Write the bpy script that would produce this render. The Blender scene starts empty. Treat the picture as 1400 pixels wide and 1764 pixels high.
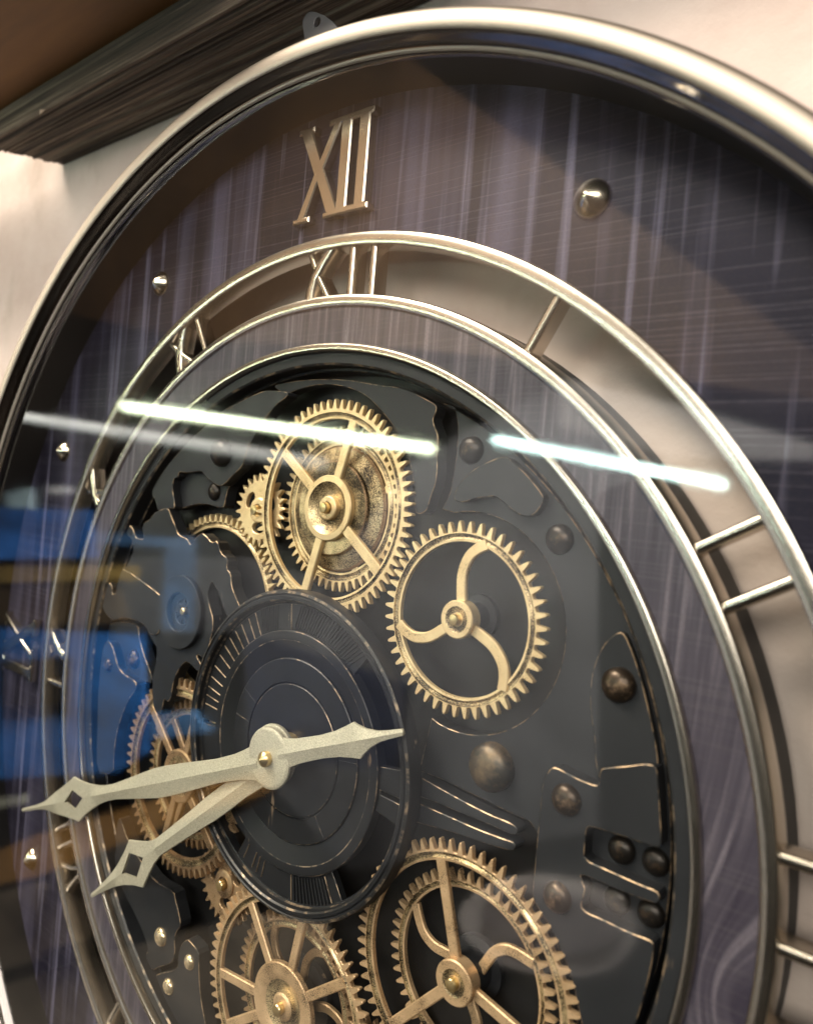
import bpy, bmesh, math, random
from mathutils import Vector, Matrix
from mathutils.geometry import tessellate_polygon
random.seed(7)
S = 0.3                                     # one dial unit (radius of the open numeral ring) in metres
def V(x, y, z=0.0):                         # dial coordinates (x right, y up, z out of the wall) to world
    return Vector((x*S, -z*S, y*S))
sc = bpy.context.scene
COL = sc.collection
# ---------------------------------------------------------------- camera, world, lights
cam_d = bpy.data.cameras.new('camera'); cam = bpy.data.objects.new('camera', cam_d); COL.objects.link(cam)
right = Vector((0.76940153, 0.08015383, -0.63371654)); down = Vector((0.0629933, -0.99678095, -0.04959421)); fwd = Vector((-0.63565174, -0.00176203, -0.77197394))
def D(v): return Vector((v[0], -v[2], v[1]))
r_, u_, b_ = D(right), -D(down), -D(fwd)
cam.matrix_world = Matrix(((r_.x, u_.x, b_.x, 0), (r_.y, u_.y, b_.y, 0), (r_.z, u_.z, b_.z, 0), (0, 0, 0, 1)))
cam.location = V(1.08948, 0.50334, 1.01176)
cam_d.sensor_fit = 'HORIZONTAL'; cam_d.sensor_width = 36.0; cam_d.lens = 1312.03/1400*36
cam_d.shift_y = -16.9/1400; cam_d.clip_start = 0.01; cam_d.clip_end = 100
cam_d.dof.use_dof = True; cam_d.dof.focus_distance = 0.43; cam_d.dof.aperture_fstop = 7.5
sc.camera = cam
sc.view_settings.view_transform = 'Standard'; sc.view_settings.look = 'None'; sc.view_settings.exposure = 0; sc.view_settings.gamma = 1
sc.cycles.use_denoising = True
sc.cycles.max_bounces = 8; sc.cycles.transparent_max_bounces = 12; sc.cycles.caustics_reflective = False; sc.cycles.caustics_refractive = False
sc.cycles.sample_clamp_indirect = 4
wd = bpy.data.worlds.new('World'); sc.world = wd; wd.use_nodes = True
wn, wl = wd.node_tree.nodes, wd.node_tree.links
wn.clear()
wo = wn.new('ShaderNodeOutputWorld'); bg = wn.new('ShaderNodeBackground'); tc = wn.new('ShaderNodeTexCoord')
nz = wn.new('ShaderNodeTexNoise'); nz.inputs['Scale'].default_value = 2.2; nz.inputs['Detail'].default_value = 3
cr = wn.new('ShaderNodeValToRGB'); wl.new(tc.outputs['Generated'], nz.inputs['Vector']); wl.new(nz.outputs['Fac'], cr.inputs['Fac'])
cr.color_ramp.elements[0].position = 0.38; cr.color_ramp.elements[0].color = (0.035, 0.028, 0.024, 1)
cr.color_ramp.elements[1].position = 0.66; cr.color_ramp.elements[1].color = (0.55, 0.45, 0.36, 1)
sp = wn.new('ShaderNodeSeparateXYZ'); wl.new(tc.outputs['Generated'], sp.inputs[0])
g2 = wn.new('ShaderNodeValToRGB'); wl.new(sp.outputs[2], g2.inputs['Fac']); g2.color_ramp.elements[0].position = 0.0; g2.color_ramp.elements[0].color = (0.16, 0.14, 0.12, 1); g2.color_ramp.elements[1].position = 0.45; g2.color_ramp.elements[1].color = (1, 0.93, 0.85, 1)
mw = wn.new('ShaderNodeMix'); mw.data_type = 'RGBA'; mw.blend_type = 'MULTIPLY'; mw.inputs[0].default_value = 1.0; wl.new(cr.outputs['Color'], mw.inputs[6]); wl.new(g2.outputs['Color'], mw.inputs[7]); wl.new(mw.outputs[2], bg.inputs['Color']); bg.inputs['Strength'].default_value = 0.30; wl.new(bg.outputs[0], wo.inputs[0])
def area(name, pos, tgt, size, power, col, sy=None):
    l = bpy.data.lights.new(name, 'AREA'); l.energy = power; l.color = col; l.size = size
    if sy: l.shape = 'RECTANGLE'; l.size_y = sy
    o = bpy.data.objects.new(name, l); COL.objects.link(o); o.location = V(*pos)
    o.rotation_euler = (V(*tgt)-V(*pos)).to_track_quat('-Z', 'Y').to_euler(); return o
area('ceiling_light_warm', (-6.5, 10.5, 8.0), (0, 0.3, 0), 2.6, 350, (1.0, 0.87, 0.72), 0.9)
area('fill_light_right', (3.2, 3.6, 8), (0.2, 0.2, 0), 2.2, 66, (1.0, 0.91, 0.82), 0.9)  # fill added at the front right, where the glass does not mirror it
area('room_fill', (-9, 6, 4), (-12, -2, 14), 1.6, 900, (1.0, 0.93, 0.84))  # added to brighten the boards mirrored in the glass; no lamp there
area('bowl_fill', (-1.0, 0.9, 2.6), (-1.9, -3.0, 5), 0.35, 55, (1.0, 0.94, 0.88))  # added to brighten the mirrored bowl only; no lamp stands there
# ---------------------------------------------------------------- materials
def mat(name, base=(0.5,0.5,0.5), metal=0.0, rough=0.5, emit=None, estr=0):
    m = bpy.data.materials.new(name); m.use_nodes = True
    b = m.node_tree.nodes['Principled BSDF']
    b.inputs['Base Color'].default_value = (*base, 1); b.inputs['Metallic'].default_value = metal; b.inputs['Roughness'].default_value = rough
    if emit: b.inputs['Emission Color'].default_value = (*emit, 1); b.inputs['Emission Strength'].default_value = estr
    return m
class NT:
    def __init__(s, m): s.n = m.node_tree.nodes; s.l = m.node_tree.links; s.b = s.n['Principled BSDF']
    def tc(s, scale=(1,1,1), rot=(0,0,0), out='Object'):
        t = s.n.new('ShaderNodeTexCoord'); mp = s.n.new('ShaderNodeMapping'); mp.inputs['Scale'].default_value = scale; mp.inputs['Rotation'].default_value = rot
        s.l.new(t.outputs[out], mp.inputs['Vector']); return mp.outputs[0]
    def noise(s, vec, scale, detail=4, rough=0.55, dist=0):
        t = s.n.new('ShaderNodeTexNoise'); t.inputs['Scale'].default_value = scale; t.inputs['Detail'].default_value = detail; t.inputs['Roughness'].default_value = rough; t.inputs['Distortion'].default_value = dist
        s.l.new(vec, t.inputs['Vector']); return t.outputs['Fac']
    def ramp(s, fac, stops):
        r = s.n.new('ShaderNodeValToRGB'); s.l.new(fac, r.inputs['Fac']); e = r.color_ramp.elements
        while len(e) < len(stops): e.new(0.5)
        for i, (p, c) in enumerate(stops): e[i].position = p; e[i].color = (*c, 1) if len(c) == 3 else c
        return r.outputs['Color']
    def mix(s, a, b, fac, mode='MIX'):
        x = s.n.new('ShaderNodeMix'); x.data_type = 'RGBA'; x.blend_type = mode
        for sock, val in ((6, a), (7, b), (0, fac)):
            if hasattr(val, 'links'): s.l.new(val, x.inputs[sock])
            elif isinstance(val, (int, float)): x.inputs[sock].default_value = val
            else: x.inputs[sock].default_value = (*val, 1)
        return x.outputs[2]
    def math(s, op, a, b=0.0):
        x = s.n.new('ShaderNodeMath'); x.operation = op
        for i, val in enumerate((a, b)):
            if hasattr(val, 'links'): s.l.new(val, x.inputs[i])
            else: x.inputs[i].default_value = val
        return x.outputs[0]
    def bump(s, h, strength=0.2, dist=0.001):
        b = s.n.new('ShaderNodeBump'); b.inputs['Strength'].default_value = strength; b.inputs['Distance'].default_value = dist
        s.l.new(h, b.inputs['Height']); s.l.new(b.outputs[0], s.b.inputs['Normal'])
    def set(s, name, v): s.l.new(v, s.b.inputs[name])
B3 = lambda v: (v, v, v)
# brass of the gears: warm gold paint with fine dark speckle
def brass(name, c0, c1, lo, hi, metal=0.55, rough=0.42, dark=(0.02,0.014,0.010)):
    m = mat(name, c0, metal, rough); t = NT(m); v = t.tc()
    n1 = t.noise(v, 55, 5, 0.6); col = t.ramp(n1, [(0.3, c1), (0.62, c0)])
    n2 = t.noise(v, 1900, 2, 0.7); n3 = t.noise(v, 60, 3, 0.6)
    sp = t.ramp(t.math('ADD', t.math('MULTIPLY', n2, 0.6), t.math('MULTIPLY', n3, 0.4)), [(lo, B3(1.0)), (hi, B3(0.0))])
    t.set('Base Color', t.mix(col, dark, sp)); t.bump(n2, 0.25, 0.0004)
    t.set('Roughness', t.ramp(n3, [(0.3, B3(rough+0.12)), (0.7, B3(rough-0.08))]))
    return m
M = {}
M['brass'] = brass('antique_brass', (0.90,0.70,0.41), (0.70,0.50,0.27), 0.35, 0.42)
M['brass_dark'] = brass('antique_brass_speckled', (0.80,0.62,0.36), (0.50,0.35,0.18), 0.46, 0.56, 0.6, 0.36)
M['brass_mid'] = brass('copper_toned_brass', (0.76,0.53,0.32), (0.54,0.36,0.20), 0.37, 0.46)
M['brass_old'] = brass('aged_bronze', (0.52,0.35,0.20), (0.34,0.21,0.12), 0.40, 0.47, 0.6, 0.42)
M['pin'] = mat('turned_brass_pin', (0.72,0.55,0.28), 0.9, 0.3)
# charcoal painted stampings
def charcoal(name, base, rough=0.42, scr=0.62):
    m = mat(name, base, 0.1, rough); t = NT(m); t.b.inputs['Specular IOR Level'].default_value = 0.32; v = t.tc()
    n = t.noise(v, 12, 5, 0.6); col = t.ramp(n, [(0.3, tuple(c*0.8 for c in base)), (0.7, tuple(c*1.25 for c in base))])
    s1 = t.noise(t.tc((260, 260, 22), (0, 0.5, 0)), 1.0, 2, 0.6); s2 = t.noise(v, 26, 2, 0.5)
    sc_ = t.ramp(t.math('MULTIPLY', s1, s2), [(0.455, B3(0)), (0.49, B3(0.75))])
    t.set('Base Color', t.mix(col, (0.34,0.24,0.16), sc_)); 
    n3 = t.noise(v, 900, 2, 0.6); t.bump(n3, 0.12, 0.0003)
    t.set('Roughness', t.ramp(t.noise(v, 30, 4), [(0.3, B3(rough-0.06)), (0.7, B3(rough+0.1))]))
    return m
M['char'] = charcoal('charcoal_paint', (0.021,0.0225,0.0265))
M['disc'] = charcoal('charcoal_disc_paint', (0.014,0.0148,0.0175))
M['char_shade'] = charcoal('charcoal_paint_shaded', (0.006,0.0065,0.0078), 0.45)  # darker copy of the charcoal, with the shade of the recess in its colour
M['black'] = mat('black_paint_and_shade', (0.010,0.010,0.012), 0.0, 0.55)  # own black of the rear ring; painted-in shade on the inner rim wall
M['floor'] = mat('floor_shade_black', (0.007,0.007,0.008), 0.0, 0.5)  # near-black colour puts the deep shade of the gaps into the floor
def worn(name, a, b, lo=0.42, hi=0.56):
    m = mat(name, a, 0.5, 0.4); t = NT(m); v = t.tc(); n = t.noise(v, 120, 4, 0.65)
    f = t.ramp(n, [(lo, B3(0)), (hi, B3(1))]); t.set('Base Color', t.mix(a, b, f)); return m
M['edge'] = worn('worn_bronze_edge', (0.035,0.034,0.034), (0.46,0.32,0.20), 0.44, 0.58)
M['edge_disc'] = worn('worn_disc_edge', (0.045,0.045,0.048), (0.36,0.27,0.19), 0.50, 0.64)
M['edge_line'] = worn('rubbed_bronze_line', (0.12,0.09,0.065), (0.48,0.36,0.25), 0.36, 0.52)
def stud(name, a, b, lo, hi, rough=0.3):
    m = mat(name, a, 0.75, rough); t = NT(m); v = t.tc(); n = t.noise(v, 90, 5, 0.7)
    f = t.ramp(n, [(lo, B3(0)), (hi, B3(1))]); t.set('Base Color', t.mix(a, b, f)); t.bump(n, 0.3, 0.0006); return m
M['stud_dark'] = stud('dark_bronze_stud', (0.030,0.026,0.024), (0.16,0.10,0.06), 0.56, 0.72, 0.34)
M['stud_bronze'] = stud('rubbed_bronze_stud', (0.055,0.040,0.030), (0.42,0.28,0.18), 0.54, 0.70, 0.32)
M['stud_big'] = stud('large_dull_stud', (0.06,0.055,0.048), (0.26,0.185,0.115), 0.46, 0.66, 0.45)
M['stud_brass'] = stud('bright_brass_stud', (0.30,0.20,0.12), (0.90,0.72,0.48), 0.35, 0.55, 0.22)
# champagne nickel
def nickel(name, c, rough, brushed=0.0, sc_ring=True):
    m = mat(name, c, 1.0, rough); t = NT(m); v = t.tc()
    n = t.noise(v, 40, 4, 0.6); t.set('Roughness', t.ramp(n, [(0.3, B3(max(0.03, rough-0.015))), (0.7, B3(rough+0.02))]))
    if brushed:
        # brushed round the ring: fine concentric lines and a radial tangent
        tcn = t.n.new('ShaderNodeTexCoord'); sx = t.n.new('ShaderNodeSeparateXYZ'); t.l.new(tcn.outputs['Object'], sx.inputs[0])
        rr = t.math('SQRT', t.math('ADD', t.math('MULTIPLY', sx.outputs[0], sx.outputs[0]), t.math('MULTIPLY', sx.outputs[2], sx.outputs[2])))
        cx = t.n.new('ShaderNodeCombineXYZ'); t.l.new(t.math('MULTIPLY', rr, 1100.0), cx.inputs[0]); t.l.new(t.math('MULTIPLY', sx.outputs[1], 1100.0), cx.inputs[1])
        s = t.noise(cx.outputs[0], 1.0, 3, 0.7)
        t.set('Base Color', t.mix(tuple(min(1, x*1.08) for x in c), tuple(x*0.78 for x in c), s))
        tg = t.n.new('ShaderNodeTangent'); tg.direction_type = 'RADIAL'; tg.axis = 'Y'; t.l.new(tg.outputs[0], t.b.inputs['Tangent']); t.b.inputs['Anisotropic'].default_value = brushed
    return m
M['rim'] = nickel('brushed_champagne_rim', (0.49,0.44,0.375), 0.57, 0.4)
M['bevel'] = nickel('polished_dark_bevel', (0.50,0.47,0.45), 0.13)
M['ring'] = nickel('polished_champagne_ring', (0.61,0.56,0.50), 0.25)
M['numeral'] = nickel('polished_numeral', (0.60,0.535,0.46), 0.24)
M['tack'] = nickel('polished_marker', (0.86,0.78,0.66), 0.20)
# hands: pale champagne powder paint
m = mat('pale_hand_paint', (0.62,0.60,0.49), 0.35, 0.42); t = NT(m); v = t.tc(); n = t.noise(v, 1500, 3, 0.75)
t.set('Base Color', t.ramp(n, [(0.32, (0.36,0.33,0.25)), (0.68, (0.78,0.74,0.60))])); t.bump(n, 0.5, 0.0005); M['hand'] = m
# printed wood laminate
def laminate(name, k=1.0):
    m = mat(name, (0.05,0.04,0.05), 0.0, 0.45); t = NT(m); t.b.inputs['Specular IOR Level'].default_value = 0.15
    base = t.ramp(t.noise(t.tc((1,1,1)), 9, 3, 0.5), [(0.35, (0.034*k,0.032*k,0.080*k)), (0.7, (0.080*k,0.074*k,0.160*k))])
    v1 = t.noise(t.tc((120, 1, 2.6)), 1.0, 4, 0.6, 0.2); st = t.ramp(v1, [(0.54, B3(0)), (0.72, B3(1))])
    v2 = t.noise(t.tc((26, 1, 1.6)), 1.0, 3, 0.6, 0.4); st2 = t.ramp(v2, [(0.50, B3(0)), (0.75, B3(1))])
    # fine scored lines across the grain
    h1 = t.noise(t.tc((0.8, 1, 820), (0, 0.0, 0)), 1.0, 1, 0.5); ln = t.ramp(h1, [(0.57, B3(0)), (0.62, B3(1))])
    br = t.ramp(t.noise(t.tc((160, 1, 300)), 1.0, 3, 0.6), [(0.40, B3(0.45)), (0.6, B3(1))])
    gr = t.noise(t.tc((900, 900, 900)), 1.0, 2, 0.6)
    c = t.mix(base, (0.85*k,0.80*k,1.25*k), t.math('MULTIPLY', st, 0.9))
    c = t.mix(c, (0.50*k,0.47*k,0.80*k), t.math('MULTIPLY', st2, 0.8))
    c = t.mix(c, (1.1*k,0.98*k,1.25*k), t.math('MULTIPLY', t.math('MULTIPLY', ln, br), 0.12))
    c = t.mix(c, (0.16*k,0.13*k,0.15*k), t.math('MULTIPLY', t.ramp(gr, [(0.5, B3(0)), (0.7, B3(1))]), 0.35))
    t.set('Base Color', c); t.bump(t.math('SUBTRACT', t.math('MULTIPLY', gr, 0.5), t.math('MULTIPLY', ln, 0.5)), 0.25, 0.0004)
    return m, t
M['wood'], _ = laminate('dark_plum_wood_laminate', 0.20)
def laminate_knot(name):
    m = mat(name, (0.1,0.09,0.11), 0.0, 0.4); t = NT(m)
    # grain that bends round a knot low on the right of the inner ring
    tcn = t.n.new('ShaderNodeTexCoord'); sub = t.n.new('ShaderNodeVectorMath'); sub.operation = 'SUBTRACT'; t.l.new(tcn.outputs['Object'], sub.inputs[0]); sub.inputs[1].default_value = (0.83*S, 0, -0.12*S)
    sx = t.n.new('ShaderNodeSeparateXYZ'); t.l.new(sub.outputs[0], sx.inputs[0])
    z2 = t.math('MULTIPLY', sx.outputs[2], sx.outputs[2]); x2 = t.math('MULTIPLY', sx.outputs[0], sx.outputs[0])
    g = t.math('DIVIDE', 1.0, t.math('ADD', 1.0, t.math('ADD', t.math('MULTIPLY', z2, 700.0), t.math('MULTIPLY', x2, 2200.0))))
    tx = t.math('ADD', sx.outputs[0], t.math('MULTIPLY', g, 0.035)); 
    tx = t.math('ADD', tx, t.math('MULTIPLY', t.math('MULTIPLY', sx.outputs[2], g), 0.5))
    cx = t.n.new('ShaderNodeCombineXYZ'); t.l.new(t.math('MULTIPLY', tx, 260.0), cx.inputs[0]); t.l.new(t.math('MULTIPLY', sx.outputs[2], 9.0), cx.inputs[2])
    a = t.noise(cx.outputs[0], 1.0, 4, 0.62, 0.4)
    c = t.ramp(a, [(0.30, (0.026,0.021,0.038)), (0.52, (0.058,0.050,0.072)), (0.72, (0.16,0.14,0.175))])
    h1 = t.noise(t.tc((6, 1, 700)), 1.0, 2, 0.6); c = t.mix(c, (0.13,0.12,0.13), t.math('MULTIPLY', t.ramp(h1, [(0.54, B3(0)), (0.62, B3(1))]), 0.16))
    gr = t.noise(t.tc((900, 900, 900)), 1.0, 2, 0.6); c = t.mix(c, (0.05,0.045,0.055), t.math('MULTIPLY', t.ramp(gr, [(0.45, B3(0)), (0.65, B3(1))]), 0.4))
    t.set('Base Color', c); t.bump(gr, 0.2, 0.0004); return m
M['wood2'] = laminate_knot('plum_grey_wood_laminate')
# glass pane
m = bpy.data.materials.new('clear_front_glass'); m.use_nodes = True; nn, ll = m.node_tree.nodes, m.node_tree.links; nn.clear()
out = nn.new('ShaderNodeOutputMaterial'); mx = nn.new('ShaderNodeMixShader'); tr = nn.new('ShaderNodeBsdfTransparent'); gl = nn.new('ShaderNodeBsdfGlossy'); fr = nn.new('ShaderNodeFresnel'); fr.inputs['IOR'].default_value = 1.5
ge = nn.new('ShaderNodeNewGeometry'); gt = nn.new('ShaderNodeTexCoord'); gn = nn.new('ShaderNodeTexNoise'); gn.inputs['Scale'].default_value = 14; gn.inputs['Detail'].default_value = 6; ll.new(gt.outputs['Object'], gn.inputs['Vector'])
gr_ = nn.new('ShaderNodeMapRange'); gr_.inputs[1].default_value = 0.35; gr_.inputs[2].default_value = 0.7; gr_.inputs[3].default_value = 0.025; gr_.inputs[4].default_value = 0.065; ll.new(gn.outputs['Fac'], gr_.inputs[0]); ll.new(gr_.outputs[0], gl.inputs['Roughness']); tr.inputs['Color'].default_value = (0.97,0.98,0.97,1)
ml = nn.new('ShaderNodeMath'); ml.operation = 'MULTIPLY'; ml.inputs[1].default_value = 1.75; ll.new(fr.outputs[0], ml.inputs[0])
inv = nn.new('ShaderNodeMath'); inv.operation = 'SUBTRACT'; inv.inputs[0].default_value = 1.0; ll.new(ge.outputs['Backfacing'], inv.inputs[1])
m2 = nn.new('ShaderNodeMath'); m2.operation = 'MULTIPLY'; ll.new(ml.outputs[0], m2.inputs[0]); ll.new(inv.outputs[0], m2.inputs[1])
ll.new(m2.outputs[0], mx.inputs[0]); ll.new(tr.outputs[0], mx.inputs[1]); ll.new(gl.outputs[0], mx.inputs[2]); ll.new(mx.outputs[0], out.inputs[0]); M['glass'] = m
# plaster, beam, ceiling
m = mat('warm_plaster', (0.74,0.63,0.54), 0, 0.9); t = NT(m); v = t.tc(); n = t.noise(v, 9, 6, 0.6)
c = t.ramp(n, [(0.3, (0.57,0.46,0.41)), (0.7, (0.71,0.62,0.57))]); st = t.noise(t.tc((7, 7, 4)), 1.0, 5, 0.65)
c = t.mix(c, (0.38,0.31,0.25), t.ramp(st, [(0.56, B3(0)), (0.74, B3(0.75))])); t.set('Base Color', c); t.bump(t.noise(v, 60, 5, 0.6), 0.5, 0.002); M['plaster'] = m
m = mat('dark_weathered_beam', (0.06,0.05,0.04), 0, 0.75); t = NT(m)
n = t.noise(t.tc((3.0, 170, 170)), 1.0, 6, 0.7, 0.3); n2 = t.noise(t.tc((10, 420, 420)), 1.0, 3, 0.6)
c = t.ramp(n, [(0.34, (0.018,0.013,0.009)), (0.50, (0.095,0.070,0.050)), (0.64, (0.30,0.24,0.18))]); c = t.mix(c, (0.02,0.015,0.012), t.ramp(n2, [(0.56, B3(0)), (0.66, B3(0.7))]))
t.set('Base Color', c); t.bump(n, 0.8, 0.003); M['beam'] = m
m = mat('brown_ceiling_board', (0.11,0.06,0.025), 0, 0.6); t = NT(m); n = t.noise(t.tc((3, 20, 20)), 1.0, 5, 0.6)
t.set('Base Color', t.ramp(n, [(0.3, (0.14,0.056,0.010)), (0.7, (0.28,0.118,0.022))])); M['ceil'] = m
M['zinc'] = mat('dull_zinc', (0.10,0.10,0.105), 0.5, 0.5)
# ---------------------------------------------------------------- mesh helpers
ORG = {}
def link(name, me, parent, pivot, kind=None):
    o = bpy.data.objects.new(name, me); COL.objects.link(o)
    if parent is not None: o.parent = parent; o.location = pivot - ORG[parent.name]
    else: o.location = pivot
    ORG[o.name] = pivot.copy()
    if kind: o['kind'] = kind
    return o
def empty(name, parent, pv): 
    p = V(*pv); return link(name, None, parent, p)
def mesh_obj(name, verts, faces, mats, parent, pv, fm=None, smooth=False, auto=None, kind=None):
    P = V(*pv); me = bpy.data.meshes.new(name)
    me.from_pydata([tuple(V(*q) - P) for q in verts], [], faces); me.validate()
    for mm in mats: me.materials.append(M[mm] if isinstance(mm, str) else mm)
    if fm: me.polygons.foreach_set('material_index', fm)
    bm = bmesh.new(); bm.from_mesh(me); bmesh.ops.recalc_face_normals(bm, faces=bm.faces[:])
    if smooth:
        a = math.radians(auto or 35)
        for f in bm.faces: f.smooth = True
        for e in bm.edges:
            if len(e.link_faces) == 2 and e.calc_face_angle(0) > a: e.smooth = False
    bm.to_mesh(me); bm.free()
    return link(name, me, parent, P, kind)
def lathe(name, prof, mats, parent, c=(0,0,0), n=96, fm=None, closed=False, smooth=True, auto=32, pv=None, arc=None):
    """prof: list of (r, z[, material index]) from outer back to inner back"""
    vs, fs, mi = [], [], []; k = len(prof); N = n if arc is None else n+1
    for i in range(N):
        a = 2*math.pi*i/n if arc is None else math.radians(arc[0]+(arc[1]-arc[0])*i/n)
        for q in prof: vs.append((c[0]+q[0]*math.cos(a), c[1]+q[0]*math.sin(a), c[2]+q[1]))
    for i in range(n):
        j = (i+1) % N
        for q in range(k-1 if not closed else k):
            q2 = (q+1) % k
            if prof[q][0] < 1e-9 and prof[q2][0] < 1e-9: continue
            if prof[q][0] < 1e-9: fs.append((i*k+q, j*k+q2, i*k+q2))
            elif prof[q2][0] < 1e-9: fs.append((i*k+q, j*k+q, i*k+q2))
            else: fs.append((i*k+q, j*k+q, j*k+q2, i*k+q2))
            mi.append(prof[q][2] if len(prof[q]) > 2 else 0)
    if arc is not None and closed:
        fs.append(tuple(range(k))); fs.append(tuple((n*k+q) for q in reversed(range(k)))); mi += [0, 0]
    return mesh_obj(name, vs, fs, mats, parent, pv or c, mi, smooth, auto)
def chaikin(P, q=0.22):
    o = []
    for i in range(len(P)):
        a, b = P[i], P[(i+1) % len(P)]
        o.append((a[0]*(1-q)+b[0]*q, a[1]*(1-q)+b[1]*q)); o.append((a[0]*q+b[0]*(1-q), a[1]*q+b[1]*(1-q)))
    return o
def area2(P): return sum(P[i][0]*P[(i+1) % len(P)][1]-P[(i+1) % len(P)][0]*P[i][1] for i in range(len(P)))/2
def inset(P, d):
    n = len(P); o = []
    for i in range(n):
        a, b, c = Vector(P[i-1]), Vector(P[i]), Vector(P[(i+1) % n]); e1 = (b-a); e2 = (c-b)
        if e1.length < 1e-7 or e2.length < 1e-7: o.append(tuple(b)); continue
        e1.normalize(); e2.normalize(); n1 = Vector((-e1.y, e1.x)); n2 = Vector((-e2.y, e2.x)); m = n1+n2
        if m.length < 0.3: m = n1.copy()
        m.normalize(); k = max(0.5, m.dot(n1)); o.append((b.x+m.x*d/k, b.y+m.y*d/k))
    return o
def slab(name, P, z, th, parent, mats=('char','edge'), bev=0.0013, holes=(), pv=None, smooth_poly=True, hole_smooth=False):
    """plate with outline P, top at z, worn bevelled edge and holes that go right through"""
    loops = [P] + list(holes); L2 = []
    for i, q in enumerate(loops):
        q = [tuple(x) for x in q]
        if smooth_poly and (i == 0 or hole_smooth): q = chaikin(q)
        if (area2(q) > 0) != (i == 0): q = q[::-1]
        L2.append(q)
    vs, fs, mi = [], [], []; tops = []
    for q in L2:
        n = len(q); b0 = len(vs); ins = inset(q, bev)
        vs += [(x, y, z-th) for x, y in q] + [(x, y, z-bev*0.8) for x, y in q] + [(x, y, z) for x, y in ins]
        for i in range(n):
            j = (i+1) % n
            fs.append((b0+i, b0+j, b0+n+j, b0+n+i)); mi.append(0)
            fs.append((b0+n+i, b0+n+j, b0+2*n+j, b0+2*n+i)); mi.append(1)
        tops.append((b0+2*n, ins))
    tri = tessellate_polygon([[Vector((x, y, 0)) for x, y in ins] for _, ins in tops])
    idx = []
    for b0, ins in tops: idx += list(range(b0, b0+len(ins)))
    for t3 in tri: fs.append(tuple(idx[i] for i in t3)); mi.append(0)
    c = pv or (sum(x for x, y in P)/len(P), sum(y for x, y in P)/len(P), z-th)
    return mesh_obj(name, vs, fs, list(mats), parent, c, mi)
def ribbon(name, pts, w, z, th, parent, mat_='brass', bev=0.002, pv=None, round_=False, w2=None):
    n = len(pts); L, Rr = [], []; vs, fs = [], []
    if round_: sec = [(-1,-th),(-1,-0.55*0.01),(-0.8,-0.22*0.01),(-0.35,0),(0.35,0),(0.8,-0.22*0.01),(1,-0.55*0.01),(1,-th)]
    else: sec = None
    for i, p_ in enumerate(pts):
        a = Vector(pts[max(0, i-1)]); b = Vector(pts[min(n-1, i+1)]); d = (b-a).normalized(); nn_ = Vector((-d.y, d.x)); p_ = Vector(p_)
        ww = w if w2 is None else w+(w2-w)*i/(n-1)
        s_ = sec if sec else [(-1,-th),(-1,-bev),(-(1-2*bev/ww),0),((1-2*bev/ww),0),(1,-bev),(1,-th)]
        for q in s_: c = p_+nn_*(q[0]*ww/2); vs.append((c.x, c.y, z+q[1]))
    k = len(s_)
    for i in range(n-1):
        for q in range(k): fs.append((i*k+q, i*k+(q+1) % k, (i+1)*k+(q+1) % k, (i+1)*k+q))
    fs.append(tuple(range(k))); fs.append(tuple(range((n-1)*k, n*k))[::-1])
    c = pv or (pts[0][0], pts[0][1], z)
    return mesh_obj(name, vs, fs, [mat_], parent, c, None, round_, 50)
DOME = {}
def dome(name, x, y, z, r, mk, parent, h=0.62, n=28, cone=False):
    key = (mk, h, cone)
    if key not in DOME:
        pr = [(1.0*math.cos(a)**0.9 if a < 1.57 else 0, math.sin(a)*h) for a in [i*math.pi/2/8 for i in range(9)]]
        if cone: pr = [(1, 0), (0.97, 0.10), (0.88, 0.22), (0.55, 0.48), (0.22, 0.68), (0.08, 0.74), (0, 0.76)]
        pr = [(1.0, -0.25)]+pr; pr[-1] = (0, pr[-1][1])
        vs, fs = [], []; k = len(pr)
        for i in range(n):
            a = 2*math.pi*i/n
            for q in pr: vs.append(tuple(Vector((q[0]*math.cos(a), -q[1], q[0]*math.sin(a)))*S*0.025))
        for i in range(n):
            j = (i+1) % n
            for q in range(k-1):
                fs.append((i*k+q, j*k+q, i*k+q+1) if q == k-2 else (i*k+q, j*k+q, j*k+q+1, i*k+q+1))
        me = bpy.data.meshes.new(name); me.from_pydata(vs, [], fs); me.materials.append(M[mk])
        bm = bmesh.new(); bm.from_mesh(me); bmesh.ops.remove_doubles(bm, verts=bm.verts[:], dist=1e-7); bmesh.ops.recalc_face_normals(bm, faces=bm.faces[:])
        for f in bm.faces: f.smooth = True
        bm.to_mesh(me); bm.free(); DOME[key] = me
    o = link(name, DOME[key], parent, V(x, y, z)); s = r/0.025; o.scale = (s, s, s); o.rotation_euler = (0, random.uniform(0, 6.28), 0); return o
def prism(name, P, z, th, mat_, parent=None, kind=None):
    n = len(P); vs = [(x, y, z) for x, y in P]+[(x, y, z+th) for x, y in P]; fs = [(i, (i+1) % n, n+(i+1) % n, n+i) for i in range(n)]
    tri = tessellate_polygon([[Vector((x, y, 0)) for x, y in P]])
    for t3 in tri: fs.append(tuple(t3)); fs.append(tuple(n+i for i in t3))
    c = (sum(x for x, y in P)/n, sum(y for x, y in P)/n, z)
    return mesh_obj(name, vs, fs, [mat_], parent, c, kind=kind)
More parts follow.
